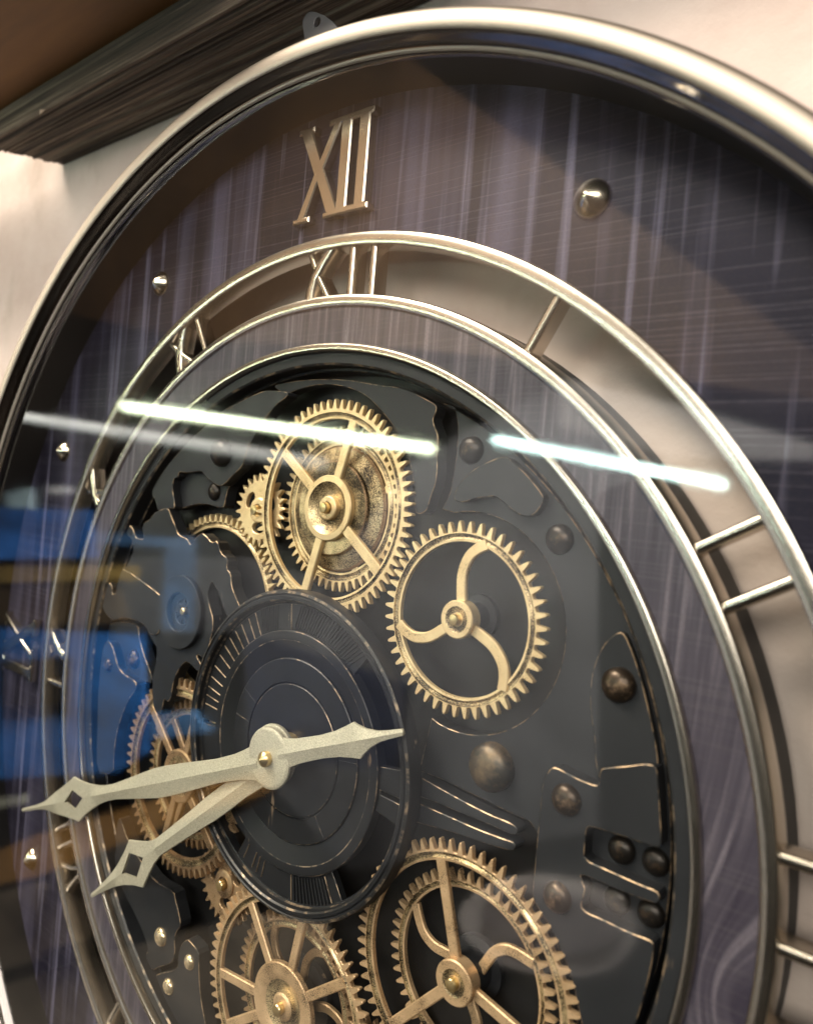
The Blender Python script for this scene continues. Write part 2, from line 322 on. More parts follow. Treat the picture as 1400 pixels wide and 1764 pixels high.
# ---------------------------------------------------------------- wall, beam, ceiling
def box(name, x0, x1, y0, y1, z0, z1, mk, kind=None, parent=None, cuts=0, jit=0.0):
    vs = [(x, y, z) for x in (x0, x1) for y in (y0, y1) for z in (z0, z1)]
    fs = [(0,1,3,2),(4,6,7,5),(0,4,5,1),(2,3,7,6),(0,2,6,4),(1,5,7,3)]
    return mesh_obj(name, vs, fs, [mk], parent, ((x0+x1)/2, y0, (z0+z1)/2), kind=kind)
# uneven plaster sheet
vs, fs = [], []; nx, ny = 90, 70
for j in range(ny+1):
    for i in range(nx+1):
        x = -5+9.0*i/nx; y = -4.5+7.5*j/ny
        d = 0.0016*math.sin(x*7.1+y*3.3)+0.0014*math.sin(y*9.7-x*4.1)+0.0014*math.sin(x*17+1)*math.sin(y*15)
        vs.append((x, y, -0.13+d))
for j in range(ny):
    for i in range(nx): a = j*(nx+1)+i; fs.append((a, a+1, a+nx+2, a+nx+1))
mesh_obj('wall', vs, fs, ['plaster'], None, (0,-4.5,-0.13), smooth=True, kind='structure')
# rough-sawn beam along the wall top
vs, fs = [], []; nx = 60; prof = [(1.49,-0.16),(1.49,-0.05),(1.4915,0.02),(1.491,0.074),(1.497,0.083),(1.567,0.083),(1.62,0.083),(1.62,-0.16)]
rb = random.Random(3)
prof = [(1.49,-0.16)]+[(1.490+rb.choice((0, 0.001, 0.0025, 0.0045))+0.001*rb.random(), -0.14+0.216*q/46) for q in range(47)]+[(1.490,0.079),(1.4935,0.083),(1.566,0.083),(1.62,0.083),(1.62,-0.16)]
k = len(prof)
for i in range(nx+1):
    for q, (y, z) in enumerate(prof):
        x = -1.385+4.4*i/nx + ((-0.10*(z+0.13)/0.2)+0.006*math.sin(q*2.1)*rb.random() if i == 0 else 0)
        vs.append((x, y+0.0006*math.sin(i*0.7+q*0.3), z))
for i in range(nx):
    for q in range(k): fs.append((i*k+q, i*k+(q+1) % k, (i+1)*k+(q+1) % k, (i+1)*k+q))
fs.append(tuple(range(k))); fs.append(tuple(range(nx*k, nx*k+k))[::-1])
bmo = mesh_obj('wooden_beam', vs, fs, ['beam'], None, (0,1.49,-0.02))
bmo['label'] = 'dark rough-sawn timber beam along the wall above the clock'; bmo['category'] = 'beam'
box('ceiling', -4, -0.2, 1.569, 1.62, 0.0835, 0.5, 'ceil', 'structure')
# pale chip of wood stuck on the beam
ch = mesh_obj('splinter', [(-1.10,1.488,0.080),(-1.07,1.484,0.090),(-1.055,1.489,0.086),(-1.085,1.495,0.088)], [(0,1,2),(0,2,3),(0,1,3),(1,2,3)], [mat('raw_pale_wood', (0.7,0.55,0.42), 0, 0.8)], None, (-1.08,1.488,0.086))
ch['label'] = 'tiny pale splinter on the front edge of the dark beam'; ch['category'] = 'splinter'
# ---------------------------------------------------------------- the clock
clock = empty('wall_clock', None, (0,-1.293,-0.12))
clock['label'] = 'large round wall clock with brass gears, champagne metal rim and plum wood bands'; clock['category'] = 'clock'
lathe('outer_rim', [(1.255,-0.12),(1.288,-0.12),(1.293,-0.04),(1.2965,0.04),(1.2975,0.10),(1.2975,0.126),(1.2965,0.134),(1.2935,0.1385),(1.289,0.1408),(1.283,0.1420),(1.276,0.1424),(1.270,0.1418),(1.2655,0.1402),(1.2630,0.1375,1),(1.2605,0.1310,1),(1.2580,0.1215,1),(1.2555,0.1140,1),(1.2530,0.1095),(1.2505,0.1085),(1.2485,0.1070),(1.2475,0.1045,1),(1.2458,0.1035,1),(1.2458,0.090)], ['rim','bevel'], clock, n=288, pv=(0,0,0), auto=60)
lathe('inner_rim_wall', [(1.2545,0.0895),(1.2459,0.0895),(1.2459,0.086,1),(1.2478,0.084),(1.2478,-0.05),(1.2545,-0.05)], ['black','rim'], clock, n=240, pv=(0,0,0), closed=True)  # black colour stands for the shadow inside the rim
lathe('glass_pane', [(0,0.102),(1.2454,0.102),(1.2454,0.096),(0,0.096)], ['glass'], clock, n=192, pv=(0,0,0), smooth=False)
lathe('outer_wood_band', [(1.2476,-0.036),(1.2476,-0.004),(1.0005,-0.004),(1.0005,-0.036)], ['wood'], clock, n=192, pv=(0,0,0), closed=True, smooth=False)
lathe('back_spacer_ring', [(1.246,-0.12),(1.246,-0.051),(1.19,-0.051),(1.19,-0.12)], ['black'], clock, n=96, pv=(0,0,0), closed=True, smooth=False)
lathe('inner_wood_band', [(0.8615,-0.046),(0.8615,-0.004),(0.7945,-0.004),(0.7945,-0.046)], ['wood2'], clock, n=192, pv=(0,0,0), closed=True, smooth=False)
lathe('numeral_ring_outer', [(1.0,-0.040),(1.0,-0.002),(0.9985,0.0015),(0.995,0.003),(0.981,0.003),(0.9765,0.0015),(0.975,-0.002),(0.975,-0.040)], ['ring'], clock, n=240, pv=(0,0,0), closed=True, auto=40)
lathe('numeral_ring_inner', [(0.885,-0.046),(0.885,-0.003),(0.883,0.001),(0.878,0.003),(0.868,0.003),(0.8635,0.001),(0.862,-0.003),(0.862,-0.046)], ['ring'], clock, n=240, pv=(0,0,0), closed=True, auto=40)
lathe('rear_black_ring', [(0.884,-0.105),(0.884,-0.0465),(0.80,-0.0465),(0.80,-0.105)], ['black'], clock, n=144, pv=(0,0,0), closed=True, smooth=False)
lathe('well_lip', [(0.794,-0.052),(0.794,-0.002),(0.7925,0.002),(0.789,0.004),(0.781,0.003),(0.7785,0.0),(0.7775,-0.012),(0.7775,-0.052)], ['ring'], clock, n=240, pv=(0,0,0), closed=True, auto=40)
lathe('well_flange', [(0.7774,-0.09),(0.7774,-0.0125),(0.7755,-0.0105),(0.757,-0.0105,1),(0.7535,-0.014),(0.7535,-0.10),(0.7774,-0.10)], ['char','edge_disc'], clock, n=240, pv=(0,0,0), closed=True, auto=30)
lathe('well_floor', [(0.7534,-0.112),(0.7534,-0.095),(0,-0.095),(0,-0.112)], ['floor'], clock, n=96, pv=(0,0,0), smooth=False)
# second, lower step of the flange
lathe('well_step', [(0.7534,-0.09),(0.7534,-0.045),(0.7520,-0.043),(0.7475,-0.043,1),(0.7460,-0.045),(0.7460,-0.09)], ['char_shade','edge_disc'], clock, n=200, pv=(0,0,0), closed=True)
DATA = '''{"plates":{"toothed_cutout_plate":[-0.023,[[-0.0994,0.7056],[-0.1344,0.7092],[-0.1742,0.7104],[-0.2219,0.6985],[-0.2835,0.6781],[-0.3386,0.6539],[-0.4264,0.6026],[-0.4994,0.5484],[-0.541,0.5081],[-0.5684,0.4735],[-0.544,0.4538],[-0.5327,0.4305],[-0.5044,0.4355],[-0.4845,0.4413],[-0.4616,0.4414],[-0.4702,0.4672],[-0.4796,0.4872],[-0.4765,0.5124],[-0.4593,0.516],[-0.4571,0.5293],[-0.4309,0.5273],[-0.402,0.5299],[-0.3715,0.5339],[-0.3612,0.5272],[-0.3386,0.5141],[-0.31,0.5043],[-0.2963,0.5028],[-0.2795,0.5099],[-0.2596,0.5258],[-0.2261,0.5486],[-0.2183,0.5702],[-0.2088,0.5944],[-0.1912,0.6185],[-0.1594,0.6552],[-0.131,0.6807],[-0.0983,0.6967]]],"lower_pocket_plate":[-0.045,[[-0.5368,0.5371],[-0.4408,0.5463],[-0.3712,0.5314],[-0.3268,0.5106],[-0.3084,0.5087],[-0.2904,0.5082],[-0.2996,0.4924],[-0.3037,0.4727],[-0.3062,0.4572],[-0.324,0.454],[-0.3617,0.4591],[-0.4141,0.4572],[-0.4814,0.438],[-0.5178,0.4385]]],"jagged_bridge_plate":[-0.018,[[-0.4823,0.4431],[-0.4637,0.4196],[-0.4459,0.4006],[-0.4337,0.3843],[-0.4182,0.3799],[-0.3984,0.3775],[-0.3794,0.3623],[-0.3654,0.382],[-0.3438,0.3957],[-0.3243,0.3886],[-0.3045,0.3766],[-0.2853,0.384],[-0.2708,0.3581],[-0.2432,0.3476],[-0.2448,0.3259],[-0.2286,0.3171],[-0.2231,0.2911],[-0.2079,0.2719],[-0.1885,0.2509],[-0.1937,0.2264],[-0.2202,0.2181],[-0.2417,0.2348],[-0.2687,0.2741],[-0.2836,0.2857],[-0.2926,0.2928],[-0.2987,0.281],[-0.3036,0.2665],[-0.3019,0.253],[-0.2898,0.2301],[-0.2789,0.2154],[-0.2754,0.1887],[-0.2828,0.1601],[-0.2789,0.1472],[-0.279,0.1308],[-0.2974,0.1162],[-0.3171,0.1262],[-0.3279,0.12],[-0.3001,0.102],[-0.3117,0.0858],[-0.3605,0.1042],[-0.3816,0.0887],[-0.4011,0.0597],[-0.409,0.0305],[-0.4084,0.0123],[-0.4201,-0.0042],[-0.4371,0.0012],[-0.4415,-0.0253],[-0.4475,-0.0407],[-0.4578,-0.0409],[-0.4735,-0.0329],[-0.4851,-0.005],[-0.4896,0.027],[-0.4897,0.0364],[-0.4848,0.061],[-0.4805,0.0901],[-0.4841,0.1153],[-0.4879,0.1142],[-0.52,0.1352],[-0.5361,0.1533],[-0.5753,0.159],[-0.6374,0.1566],[-0.682,0.14],[-0.7201,0.1513],[-0.7471,0.1664],[-0.7545,0.1943],[-0.727,0.2365],[-0.7086,0.2357],[-0.6954,0.228],[-0.6957,0.2105],[-0.6811,0.2126],[-0.6787,0.2365],[-0.6679,0.263],[-0.6559,0.2807],[-0.6446,0.2829],[-0.6301,0.3017],[-0.6164,0.3248],[-0.6219,0.3427],[-0.6326,0.3571],[-0.6538,0.3645],[-0.6557,0.3768],[-0.643,0.3888],[-0.6245,0.3795],[-0.6134,0.362],[-0.5986,0.3572],[-0.5712,0.3592],[-0.5857,0.3828],[-0.5797,0.3986],[-0.5564,0.408],[-0.547,0.4177],[-0.5326,0.4293]]],"lower_arm_plate":[-0.013999999999999999,[[-0.649,0.2803],[-0.4916,0.2406],[-0.4718,0.2287],[-0.4637,0.1716],[-0.4799,0.1396],[-0.5142,0.1395],[-0.5326,0.1557],[-0.569,0.1618],[-0.6309,0.1595],[-0.6754,0.1429],[-0.7103,0.1547],[-0.7351,0.1684],[-0.7429,0.1945],[-0.7184,0.2352],[-0.7042,0.2339],[-0.6923,0.2269],[-0.6926,0.2089],[-0.6704,0.212],[-0.6676,0.2365],[-0.6579,0.2624]]],"left_rim_plate":[-0.018,[[-0.7082,0.0869],[-0.6885,0.0854],[-0.6723,0.0732],[-0.6601,0.0555],[-0.6424,0.0315],[-0.6128,0.0203],[-0.5715,0.0167],[-0.5551,0.0105],[-0.5591,-0.0073],[-0.5823,-0.0319],[-0.6042,-0.0688],[-0.6211,-0.1099],[-0.6292,-0.1491],[-0.6306,-0.1866],[-0.6255,-0.2297],[-0.7049,-0.2529],[-0.7184,-0.1343],[-0.7274,-0.0598],[-0.7269,0.017],[-0.7226,0.069]]],"narrow_blade_plate":[-0.04,[[-0.6043,0.1431],[-0.5957,0.1149],[-0.5727,0.0798],[-0.5363,0.0407],[-0.5247,0.0262],[-0.5281,0.0134],[-0.5541,0.0126],[-0.5883,0.0029],[-0.6248,0.0025],[-0.674,0.0175],[-0.6975,0.0459],[-0.7309,0.073],[-0.75,0.1008],[-0.7294,0.1275],[-0.6736,0.1418]]],"lower_left_plate":[-0.026,[[-0.6002,-0.3328],[-0.5884,-0.3336],[-0.5539,-0.3715],[-0.4822,-0.4037],[-0.4259,-0.4242],[-0.3504,-0.4183],[-0.343,-0.4354],[-0.3311,-0.4506],[-0.3148,-0.4807],[-0.3314,-0.5018],[-0.3358,-0.5236],[-0.3291,-0.5435],[-0.3345,-0.5686],[-0.3521,-0.5851],[-0.3848,-0.6042],[-0.4102,-0.626],[-0.4361,-0.6112],[-0.4404,-0.5998],[-0.4314,-0.5885],[-0.4483,-0.5633],[-0.5029,-0.5261],[-0.5457,-0.5037],[-0.5851,-0.4725],[-0.6067,-0.4274],[-0.6005,-0.4095],[-0.6091,-0.3718]]],"bottom_left_plate":[-0.026,[[-0.2884,-0.499],[-0.2715,-0.5015],[-0.245,-0.5092],[-0.2415,-0.5352],[-0.2341,-0.5729],[-0.2226,-0.6084],[-0.2017,-0.647],[-0.1777,-0.694],[-0.2541,-0.7341],[-0.339,-0.6789],[-0.3908,-0.6345],[-0.3945,-0.6269],[-0.364,-0.6077],[-0.3271,-0.5866],[-0.3146,-0.571],[-0.3163,-0.5407],[-0.3074,-0.517]]],"crescent_plate":[-0.04,[[-0.1665,0.7239],[-0.1125,0.7304],[-0.0433,0.7325],[0.0433,0.729],[0.1412,0.7132],[0.1742,0.71],[0.208,0.7025],[0.2659,0.6783],[0.2742,0.672],[0.2728,0.6609],[0.2674,0.6507],[0.272,0.6375],[0.2818,0.6223],[0.2838,0.602],[0.2834,0.5808],[0.2864,0.5637],[0.2853,0.5373],[0.2773,0.5156],[0.2719,0.4929],[0.2649,0.4853],[0.2535,0.4814],[0.2452,0.4849],[0.2421,0.5022],[0.2361,0.535],[0.2241,0.5729],[0.1994,0.6143],[0.1728,0.6428],[0.1384,0.6722],[0.105,0.6958],[0.056,0.7128],[0.0093,0.7201],[-0.042,0.7207],[-0.0977,0.7107],[-0.1183,0.7041],[-0.1465,0.7122]]],"bean_plate":[-0.04,[[0.4282,0.5867],[0.4139,0.5873],[0.3929,0.5796],[0.3644,0.5663],[0.3409,0.5465],[0.3296,0.529],[0.3257,0.516],[0.3316,0.509],[0.3497,0.509],[0.3692,0.5165],[0.3888,0.5197],[0.408,0.5229],[0.4231,0.5157],[0.4431,0.5029],[0.4576,0.496],[0.4715,0.4934],[0.4846,0.4979],[0.4964,0.5144],[0.4986,0.5262],[0.4875,0.5393],[0.4629,0.5618],[0.4408,0.577]]],"upper_finger_plate":[-0.04,[[0.2818,0.034],[0.3097,0.0295],[0.3584,0.0222],[0.4092,0.0157],[0.4488,0.0121],[0.4783,0.0119],[0.4928,0.0105],[0.5004,0.006],[0.4982,-0.0035],[0.4882,-0.006],[0.4417,-0.0029],[0.3841,-0.0035],[0.3371,-0.0015],[0.3106,-0.0031],[0.2829,-0.0009]]],"lower_finger_plate":[-0.04,[[0.2841,-0.0123],[0.3093,-0.015],[0.3622,-0.0162],[0.428,-0.0184],[0.4769,-0.017],[0.4932,-0.0157],[0.4998,-0.0204],[0.4946,-0.0302],[0.4742,-0.033],[0.4276,-0.0367],[0.383,-0.0392],[0.3053,-0.0482],[0.283,-0.0498]]],"shield_plate":[-0.046,[[0.6369,0.3388],[0.6452,0.336],[0.6592,0.3117],[0.6738,0.2786],[0.6889,0.2368],[0.7045,0.1867],[0.7103,0.1512],[0.6833,0.1415],[0.6275,0.1134],[0.6155,0.1431],[0.613,0.1718],[0.6053,0.1992],[0.5997,0.2274],[0.5987,0.2627],[0.6029,0.2873],[0.6123,0.3126],[0.6234,0.3283]]],"slotted_side_plate":[-0.032,[[0.5525,0.12],[0.5626,0.1222],[0.5819,0.1182],[0.602,0.1151],[0.6262,0.1141],[0.6305,0.1191],[0.6307,0.1391],[0.6355,0.1427],[0.6734,0.1567],[0.6927,0.165],[0.7055,0.1673],[0.7123,0.1636],[0.717,0.1324],[0.7273,0.0646],[0.7211,0.0572],[0.6929,0.0569],[0.6592,0.056],[0.6218,0.0543],[0.6164,0.0481],[0.6161,0.0235],[0.6166,0.0036],[0.6546,0.0021],[0.7043,-0.0005],[0.7258,0.0004],[0.7306,-0.0071],[0.7272,-0.0168],[0.7187,-0.0181],[0.6771,-0.0196],[0.6424,-0.0178],[0.6137,-0.0187],[0.6158,-0.0279],[0.6226,-0.0364],[0.621,-0.0459],[0.6178,-0.065],[0.6279,-0.0698],[0.6515,-0.0689],[0.6926,-0.0711],[0.7208,-0.0686],[0.7276,-0.073],[0.726,-0.105],[0.719,-0.1501],[0.7113,-0.1884],[0.7052,-0.2202],[0.647,-0.2613],[0.6287,-0.2156],[0.6154,-0.1753],[0.6009,-0.1505],[0.5778,-0.1176],[0.5499,-0.0947],[0.5381,-0.0808],[0.5388,-0.0456],[0.5389,-0.0037],[0.5399,0.0432],[0.5403,0.0968]]]},"domes":[[-0.2954,0.5755,-0.011999999999999999,0.0308,"dark"],[-0.3435,0.4897,-0.039,0.0211,"dark"],[-0.6883,0.028,-0.011999999999999999,0.0173,"bronze"],[-0.6088,0.0562,-0.034,0.0241,"bronze"],[-0.3851,-0.5353,-0.02,0.0215,"brass"],[-0.2735,-0.5438,-0.02,0.017,"brass"],[-0.3417,-0.6291,-0.02,0.0186,"brass"],[0.3428,0.5988,-0.052000000000000005,0.0248,"dark"],[0.5227,0.4631,-0.052000000000000005,0.0243,"dark"],[0.4372,0.0838,-0.04000000000000001,0.0395,"big"],[0.6436,0.2633,-0.034,0.0255,"bronze"],[0.5822,0.0805,-0.026000000000000002,0.0243,"bronze"],[0.5802,-0.0655,-0.026000000000000002,0.0234,"bronze"],[0.6622,0.0269,-0.049,0.0204,"dark"],[0.7126,0.0278,-0.049,0.0197,"dark"],[0.6615,-0.0459,-0.049,0.0203,"dark"],[0.7116,-0.0451,-0.049,0.0197,"dark"]],"mid_left":[[0.3038,0.1299],[0.2866,0.0326],[0.339,0.0317],[0.4704,0.0193],[0.5101,0.0166],[0.5247,0.0042],[0.5099,-0.0603]]}'''
import json
DD = json.loads(DATA)
for k, (z, P) in DD['plates'].items():
    th = 0.028 if z > -0.05 else 0.022
    P = [(x, y) if math.hypot(x, y) < 0.753 else (x*0.753/math.hypot(x, y), y*0.753/math.hypot(x, y)) for x, y in P]
    slab(k, P, z, th, clock, ('char' if z > -0.05 else 'char_shade', 'edge'))
# the main lower plate: an arc of the well, cut away round the right-hand gear
P = [(0.734*math.sin(math.radians(a)), 0.734*math.cos(math.radians(a))) for a in range(22, 176, 3)]
P += [(0.04,-0.60),(0.20,-0.52),(0.42,-0.53),(0.50,-0.45),(0.62,-0.26),(0.56,-0.12)] + [tuple(q[:2]) for q in DD['mid_left'][::-1]][1:]
PC, PR = (0.359, 0.307), 0.187
a0 = math.atan2(0.1299-PC[1], 0.3038-PC[0])
P += [(PC[0]+PR*math.cos(a0+math.radians(t_)), PC[1]+PR*math.sin(a0+math.radians(t_))) for t_ in range(6, 212, 6)]
P += [(0.2905,0.4935),(0.305,0.525),(0.312,0.590),(0.3100,0.640),(0.300,0.672)]
slab('main_side_plate', P, -0.058, 0.03, clock, ('char','edge'), smooth_poly=False)
# cast ring boss on the bridge plate
lathe('ring_boss', [(0.084,-0.019),(0.084,-0.007),(0.0825,-0.0052),(0.0458,-0.0052),(0.0438,-0.0066),(0.0435,-0.0168),(0.0300,-0.0168),(0.0290,-0.0176)], ['char','edge'], clock, (-0.3915,0.2106,0), 64)
lathe('boss_hole_dark', [(0.0290,-0.0174),(0.0,-0.0171)], ['black'], clock, (-0.3885,0.2110,0), 32)  # no hole is cut here; a black disc paints its dark
lathe('boss_pin', [(0.0085,-0.0175),(0.0085,-0.009),(0.0065,-0.0075),(0,-0.0070)], ['pin'], clock, (-0.3800,0.2130,0), 20)
KM = dict(dark='stud_dark', bronze='stud_bronze', brass='stud_brass', big='stud_big')
for x, y, z, r, kd in DD['domes']: dome('stud', x, y, z-0.007, r, KM[kd], clock, 0.60 if kd != 'big' else 0.5)
# polished cone markers on the outer band
for h in (1, 2, 4, 5, 7, 8, 10, 11):
    a = math.radians(h*30); dome('hour_marker', 1.1285*math.sin(a)-(0.005 if h == 1 else 0), 1.1285*math.cos(a)-(0.009 if h == 1 else 0), -0.004, 0.0305, 'tack', clock, cone=True)
# ---------------------------------------------------------------- numerals between the rings
def num(h, parts, off=0.0):
    th = math.radians(h*30); tx, ty = math.cos(th), -math.sin(th); rx, ry = math.sin(th), math.cos(th)
    g = empty('roman_numeral', clock, (0.93*rx, 0.93*ry, -0.03)); 
    P2 = lambda t_, s_: (tx*t_+rx*s_, ty*t_+ry*s_)
    lo, hi = 0.874, 0.988
    for q, x in parts:
        x += off
        e = lambda t_: (math.sqrt(max(0.0, lo*lo-t_*t_)), math.sqrt(hi*hi-t_*t_))
        if q == 'I': a_, b_ = e(x); ribbon('stroke', [P2(x, a_), P2(x, b_)], 0.0175, -0.006, 0.034, g, 'numeral', round_=True)
        if q == 'V':
            ribbon('stroke', [P2(x-0.036, 0.984), P2(x-0.004, 0.876)], 0.020, -0.0065, 0.034, g, 'numeral', round_=True)
            ribbon('stroke', [P2(x+0.034, 0.984), P2(x+0.014, 0.93), P2(x+0.006, 0.876)], 0.012, -0.008, 0.032, g, 'numeral', round_=True)
        if q == 'X':
            ribbon('stroke', [P2(x-0.034, 0.984), P2(x-0.008, 0.932), P2(x+0.032, 0.876)], 0.017, -0.0085, 0.032, g, 'numeral', round_=True)
            ribbon('stroke', [P2(x+0.032, 0.984), P2(x+0.006, 0.955), P2(x-0.012, 0.93), P2(x-0.022, 0.905), P2(x-0.026, 0.876)], 0.026, -0.006, 0.034, g, 'numeral', round_=True)
num(12, [('X',-0.018),('I',0.069),('I',0.124)])
num(1, [('I',0.029)]); num(2, [('I',-0.033),('I',0.050)]); num(3, [('I',-0.108),('I',0.0),('I',0.105)])
num(7, [('V',-0.06),('I',0.02),('I',0.07)]); num(8, [('V',-0.075),('I',0.0),('I',0.045),('I',0.09)]); num(9, [('I',-0.07),('X',0.03)]); num(10, [('X',0.0)]); num(11, [('X',-0.035),('I',0.045)], 0.035)
# ---------------------------------------------------------------- big applied numerals
def applied(h, off):
    th = math.radians(h*30); tx, ty = math.cos(th), -math.sin(th); rx, ry = math.sin(th), math.cos(th)
    return lambda L: [(tx*(a+off)+rx*b, ty*(a+off)+ry*b) for a, b in L]
def letter_X(c, b0, b1):
    m_ = (b0+b1)/2; w, tn, sv, sh = 0.0165, 0.0105, 0.0235, 0.0115
    return [(c-0.043-sv,b0),(c-0.043+sv,b0),(c-0.043+sv,b0+sh),(c-0.043+tn+0.002,b0+sh),(c-0.004,m_-0.022),(c+0.041-w,b0+sh),(c+0.041-sv,b0+sh),(c+0.041-sv,b0),(c+0.041+sv-0.002,b0),(c+0.041+sv-0.002,b0+sh),(c+0.041+w,b0+sh),
            (c+0.0115,m_+0.004),(c+0.041+tn,b1-sh),(c+0.041+sv-0.004,b1-sh),(c+0.041+sv-0.004,b1),(c+0.041-sv,b1),(c+0.041-sv,b1-sh),(c+0.041-tn,b1-sh),(c+0.001,m_+0.026),(c-0.043+w,b1-sh),(c-0.043+sv-0.003,b1-sh),(c-0.043+sv-0.003,b1),(c-0.043-sv,b1),(c-0.043-sv,b1-sh),(c-0.043-w,b1-sh),(c-0.0155,m_-0.004),(c-0.043-tn,b0+sh),(c-0.043-sv,b0+sh)]
def letter_II(xs, b0, b1):
    w, sv, sh = 0.0135, 0.022, 0.0115; a_, b_ = xs[0], xs[-1]
    out_ = [(a_-sv,b0),(b_+sv,b0),(b_+sv,b0+sh),(b_+w,b0+sh+0.003),(b_+w,b1-sh-0.003),(b_+sv,b1-sh),(b_+sv,b1),(a_-sv,b1),(a_-sv,b1-sh),(a_-w,b1-sh-0.003),(a_-w,b0+sh+0.003),(a_-sv,b0+sh)]
    hs = [[(xs[i]+w,b0+sh+0.003),(xs[i]+w,b1-sh-0.003),(xs[i+1]-w,b1-sh-0.003),(xs[i+1]-w,b0+sh+0.003)] for i in range(len(xs)-1)]
    return out_, hs
f = applied(12, 0.003); g = empty('applied_numeral', clock, (0.017,1.125,-0.004)); g['label'] = 'polished XII with serifs on the outer wood band'
slab('letter', f(letter_X(-0.018, 1.030, 1.219)), 0.016, 0.020, g, ('numeral','numeral'), 0.003, smooth_poly=False)
o_, hs = letter_II([0.048, 0.0945], 1.030, 1.219); slab('letter', f(o_), 0.0164, 0.0204, g, ('numeral','numeral'), 0.003, [f(h_) for h_ in hs], smooth_poly=False)
f = applied(9, 0.0); g = empty('applied_numeral', clock, (-1.125,0,-0.004)); g['label'] = 'polished IX with serifs on the outer wood band'
o_, hs = letter_II([-0.062], 1.030, 1.219); slab('letter', f(o_), 0.0164, 0.0204, g, ('numeral','numeral'), 0.003, [], smooth_poly=False)
slab('letter', f(letter_X(0.026, 1.030, 1.219)), 0.016, 0.020, g, ('numeral','numeral'), 0.003, smooth_poly=False)
# ---------------------------------------------------------------- gears
def gear_rim(name, c, z, ro, n, rad, parent, th=0.010, phase=0.0, mats=('brass','brass_dark'), depth=0.0185):
    """rad: flat inner radius, groove bottom radius, inner lip radius"""
    r1, r2, r3 = rad; rr = ro-depth; A, Rt = [], []
    for i in range(n):
        a0 = 2*math.pi*(i+phase)/n; p = 2*math.pi/n; jr = random.uniform(-0.0006, 0.0006)
        for fr_, r in ((-0.36,rr),(-0.27,rr+0.0015),(-0.17,ro-0.007),(-0.11,ro-0.0018),(-0.04,ro),(0.04,ro),(0.11,ro-0.0018),(0.17,ro-0.007),(0.27,rr+0.0015),(0.36,rr)):
            A.append(a0+fr_*p); Rt.append(r+jr)
    rows = [(Rt, -th, 0), (Rt, -0.0016, 0), ([r-0.0014 for r in Rt], 0.0, 0), ([r1]*len(A), 0.0, 1), ([r1-0.001]*len(A), -0.0035, 1), ([r2]*len(A), -0.0050, 1), ([r3+0.004]*len(A), -0.0022, 0), ([r3]*len(A), -0.0026, 0), ([r3-0.0004]*len(A), -th, 0)]
    vs, fs, mi = [], [], []; N = len(A)
    for R_, zz, _ in rows:
        for a, r in zip(A, R_): vs.append((c[0]+r*math.cos(a), c[1]+r*math.sin(a), z+zz))
    for q in range(len(rows)):
        q2 = (q+1) % len(rows)
        for i in range(N): j = (i+1) % N; fs.append((q*N+i, q*N+j, q2*N+j, q2*N+i)); mi.append(rows[q][2])
    return mesh_obj(name, vs, fs, list(mats), parent, (c[0], c[1], z), mi, True, 28)
def pol(c, r, a): return (c[0]+r*math.cos(math.radians(a)), c[1]+r*math.sin(math.radians(a)))
def spokes(g, c, z, angs, r0, r1, w, mk='brass', th=0.009):
    for a in angs: ribbon('spoke', [pol(c, r0, a), pol(c, r1, a)], w, z-0.0012, th, g, mk, pv=(c[0],c[1],z))
def curved(g, c, z, a0s, pts, w, mk='brass', th=0.008):
    for a0 in a0s: 
        L = [pol(c, r, a0+a) for r, a in pts]
        # smooth the arc
        Q = []
        for i in range(len(L)-1):
            for t_ in (0, 0.25, 0.5, 0.75):
                p0, p1, p2, p3 = (Vector(L[max(0,i-1)]), Vector(L[i]), Vector(L[i+1]), Vector(L[min(len(L)-1,i+2)]))
                Q.append(tuple(0.5*((2*p1)+(p2-p0)*t_+(2*p0-5*p1+4*p2-p3)*t_*t_+(3*p1-p0-3*p2+p3)*t_**3)))
        Q.append(L[-1]); ribbon('spoke', Q, w, z-0.0012, th, g, mk, pv=(c[0],c[1],z))
def pin(g, c, z0, z1, r=0.012, mk='pin'):
    lathe('axle_pin', [(r,z0),(r,z1-0.003),(r*0.85,z1-0.001),(0.3*r,z1),(0,z1)], [mk], g, (c[0],c[1],0), 24)
def floor_axle(g, c, z0=-0.095, z1=-0.05, r=0.02):
    lathe('axle_sleeve', [(r*1.5,z0),(r*1.5,z0+0.012),(r,z0+0.014),(r,z1)], ['char'], g, (c[0],c[1],0), 28)
# G1 top gear with dished hub
c = (0.0346,0.4776); z = -0.030
g = empty('gear', clock, (*c, z)); g['label'] = 'large four-spoke brass gear with dished hub at the top of the movement'
gear_rim('toothed_rim', c, z, 0.2122, 68, (0.1865,0.181,0.174), g, phase=0.1)
spokes(g, c, z, [73.8,-37,143.3,-106.2], 0.060, 0.1775, 0.0205)
lathe('hub', [(0.064,-0.040),(0.064,-0.0305),(0.062,-0.0285),(0.0515,-0.0275,1),(0.048,-0.030,1),(0.038,-0.037,1),(0.028,-0.040,1),(0.024,-0.0405),(0.0235,-0.031),(0.021,-0.029),(0.0125,-0.029),(0.0125,-0.034),(0,-0.034)], ['brass','brass_dark'], g, (*c,0), 64)
pin(g, c, -0.034, -0.016, 0.0105, 'pin'); 
g = empty('gear', clock, (*c, -0.062)); g['label'] = 'smaller brass gear lying behind the top four-spoke gear'
gear_rim('toothed_rim', c, -0.0615, 0.1646, 51, (0.142,0.136,0.1265), g, phase=0.3)
spokes(g, c, -0.062, [78,198,-65,20], 0.09, 0.130, 0.016)
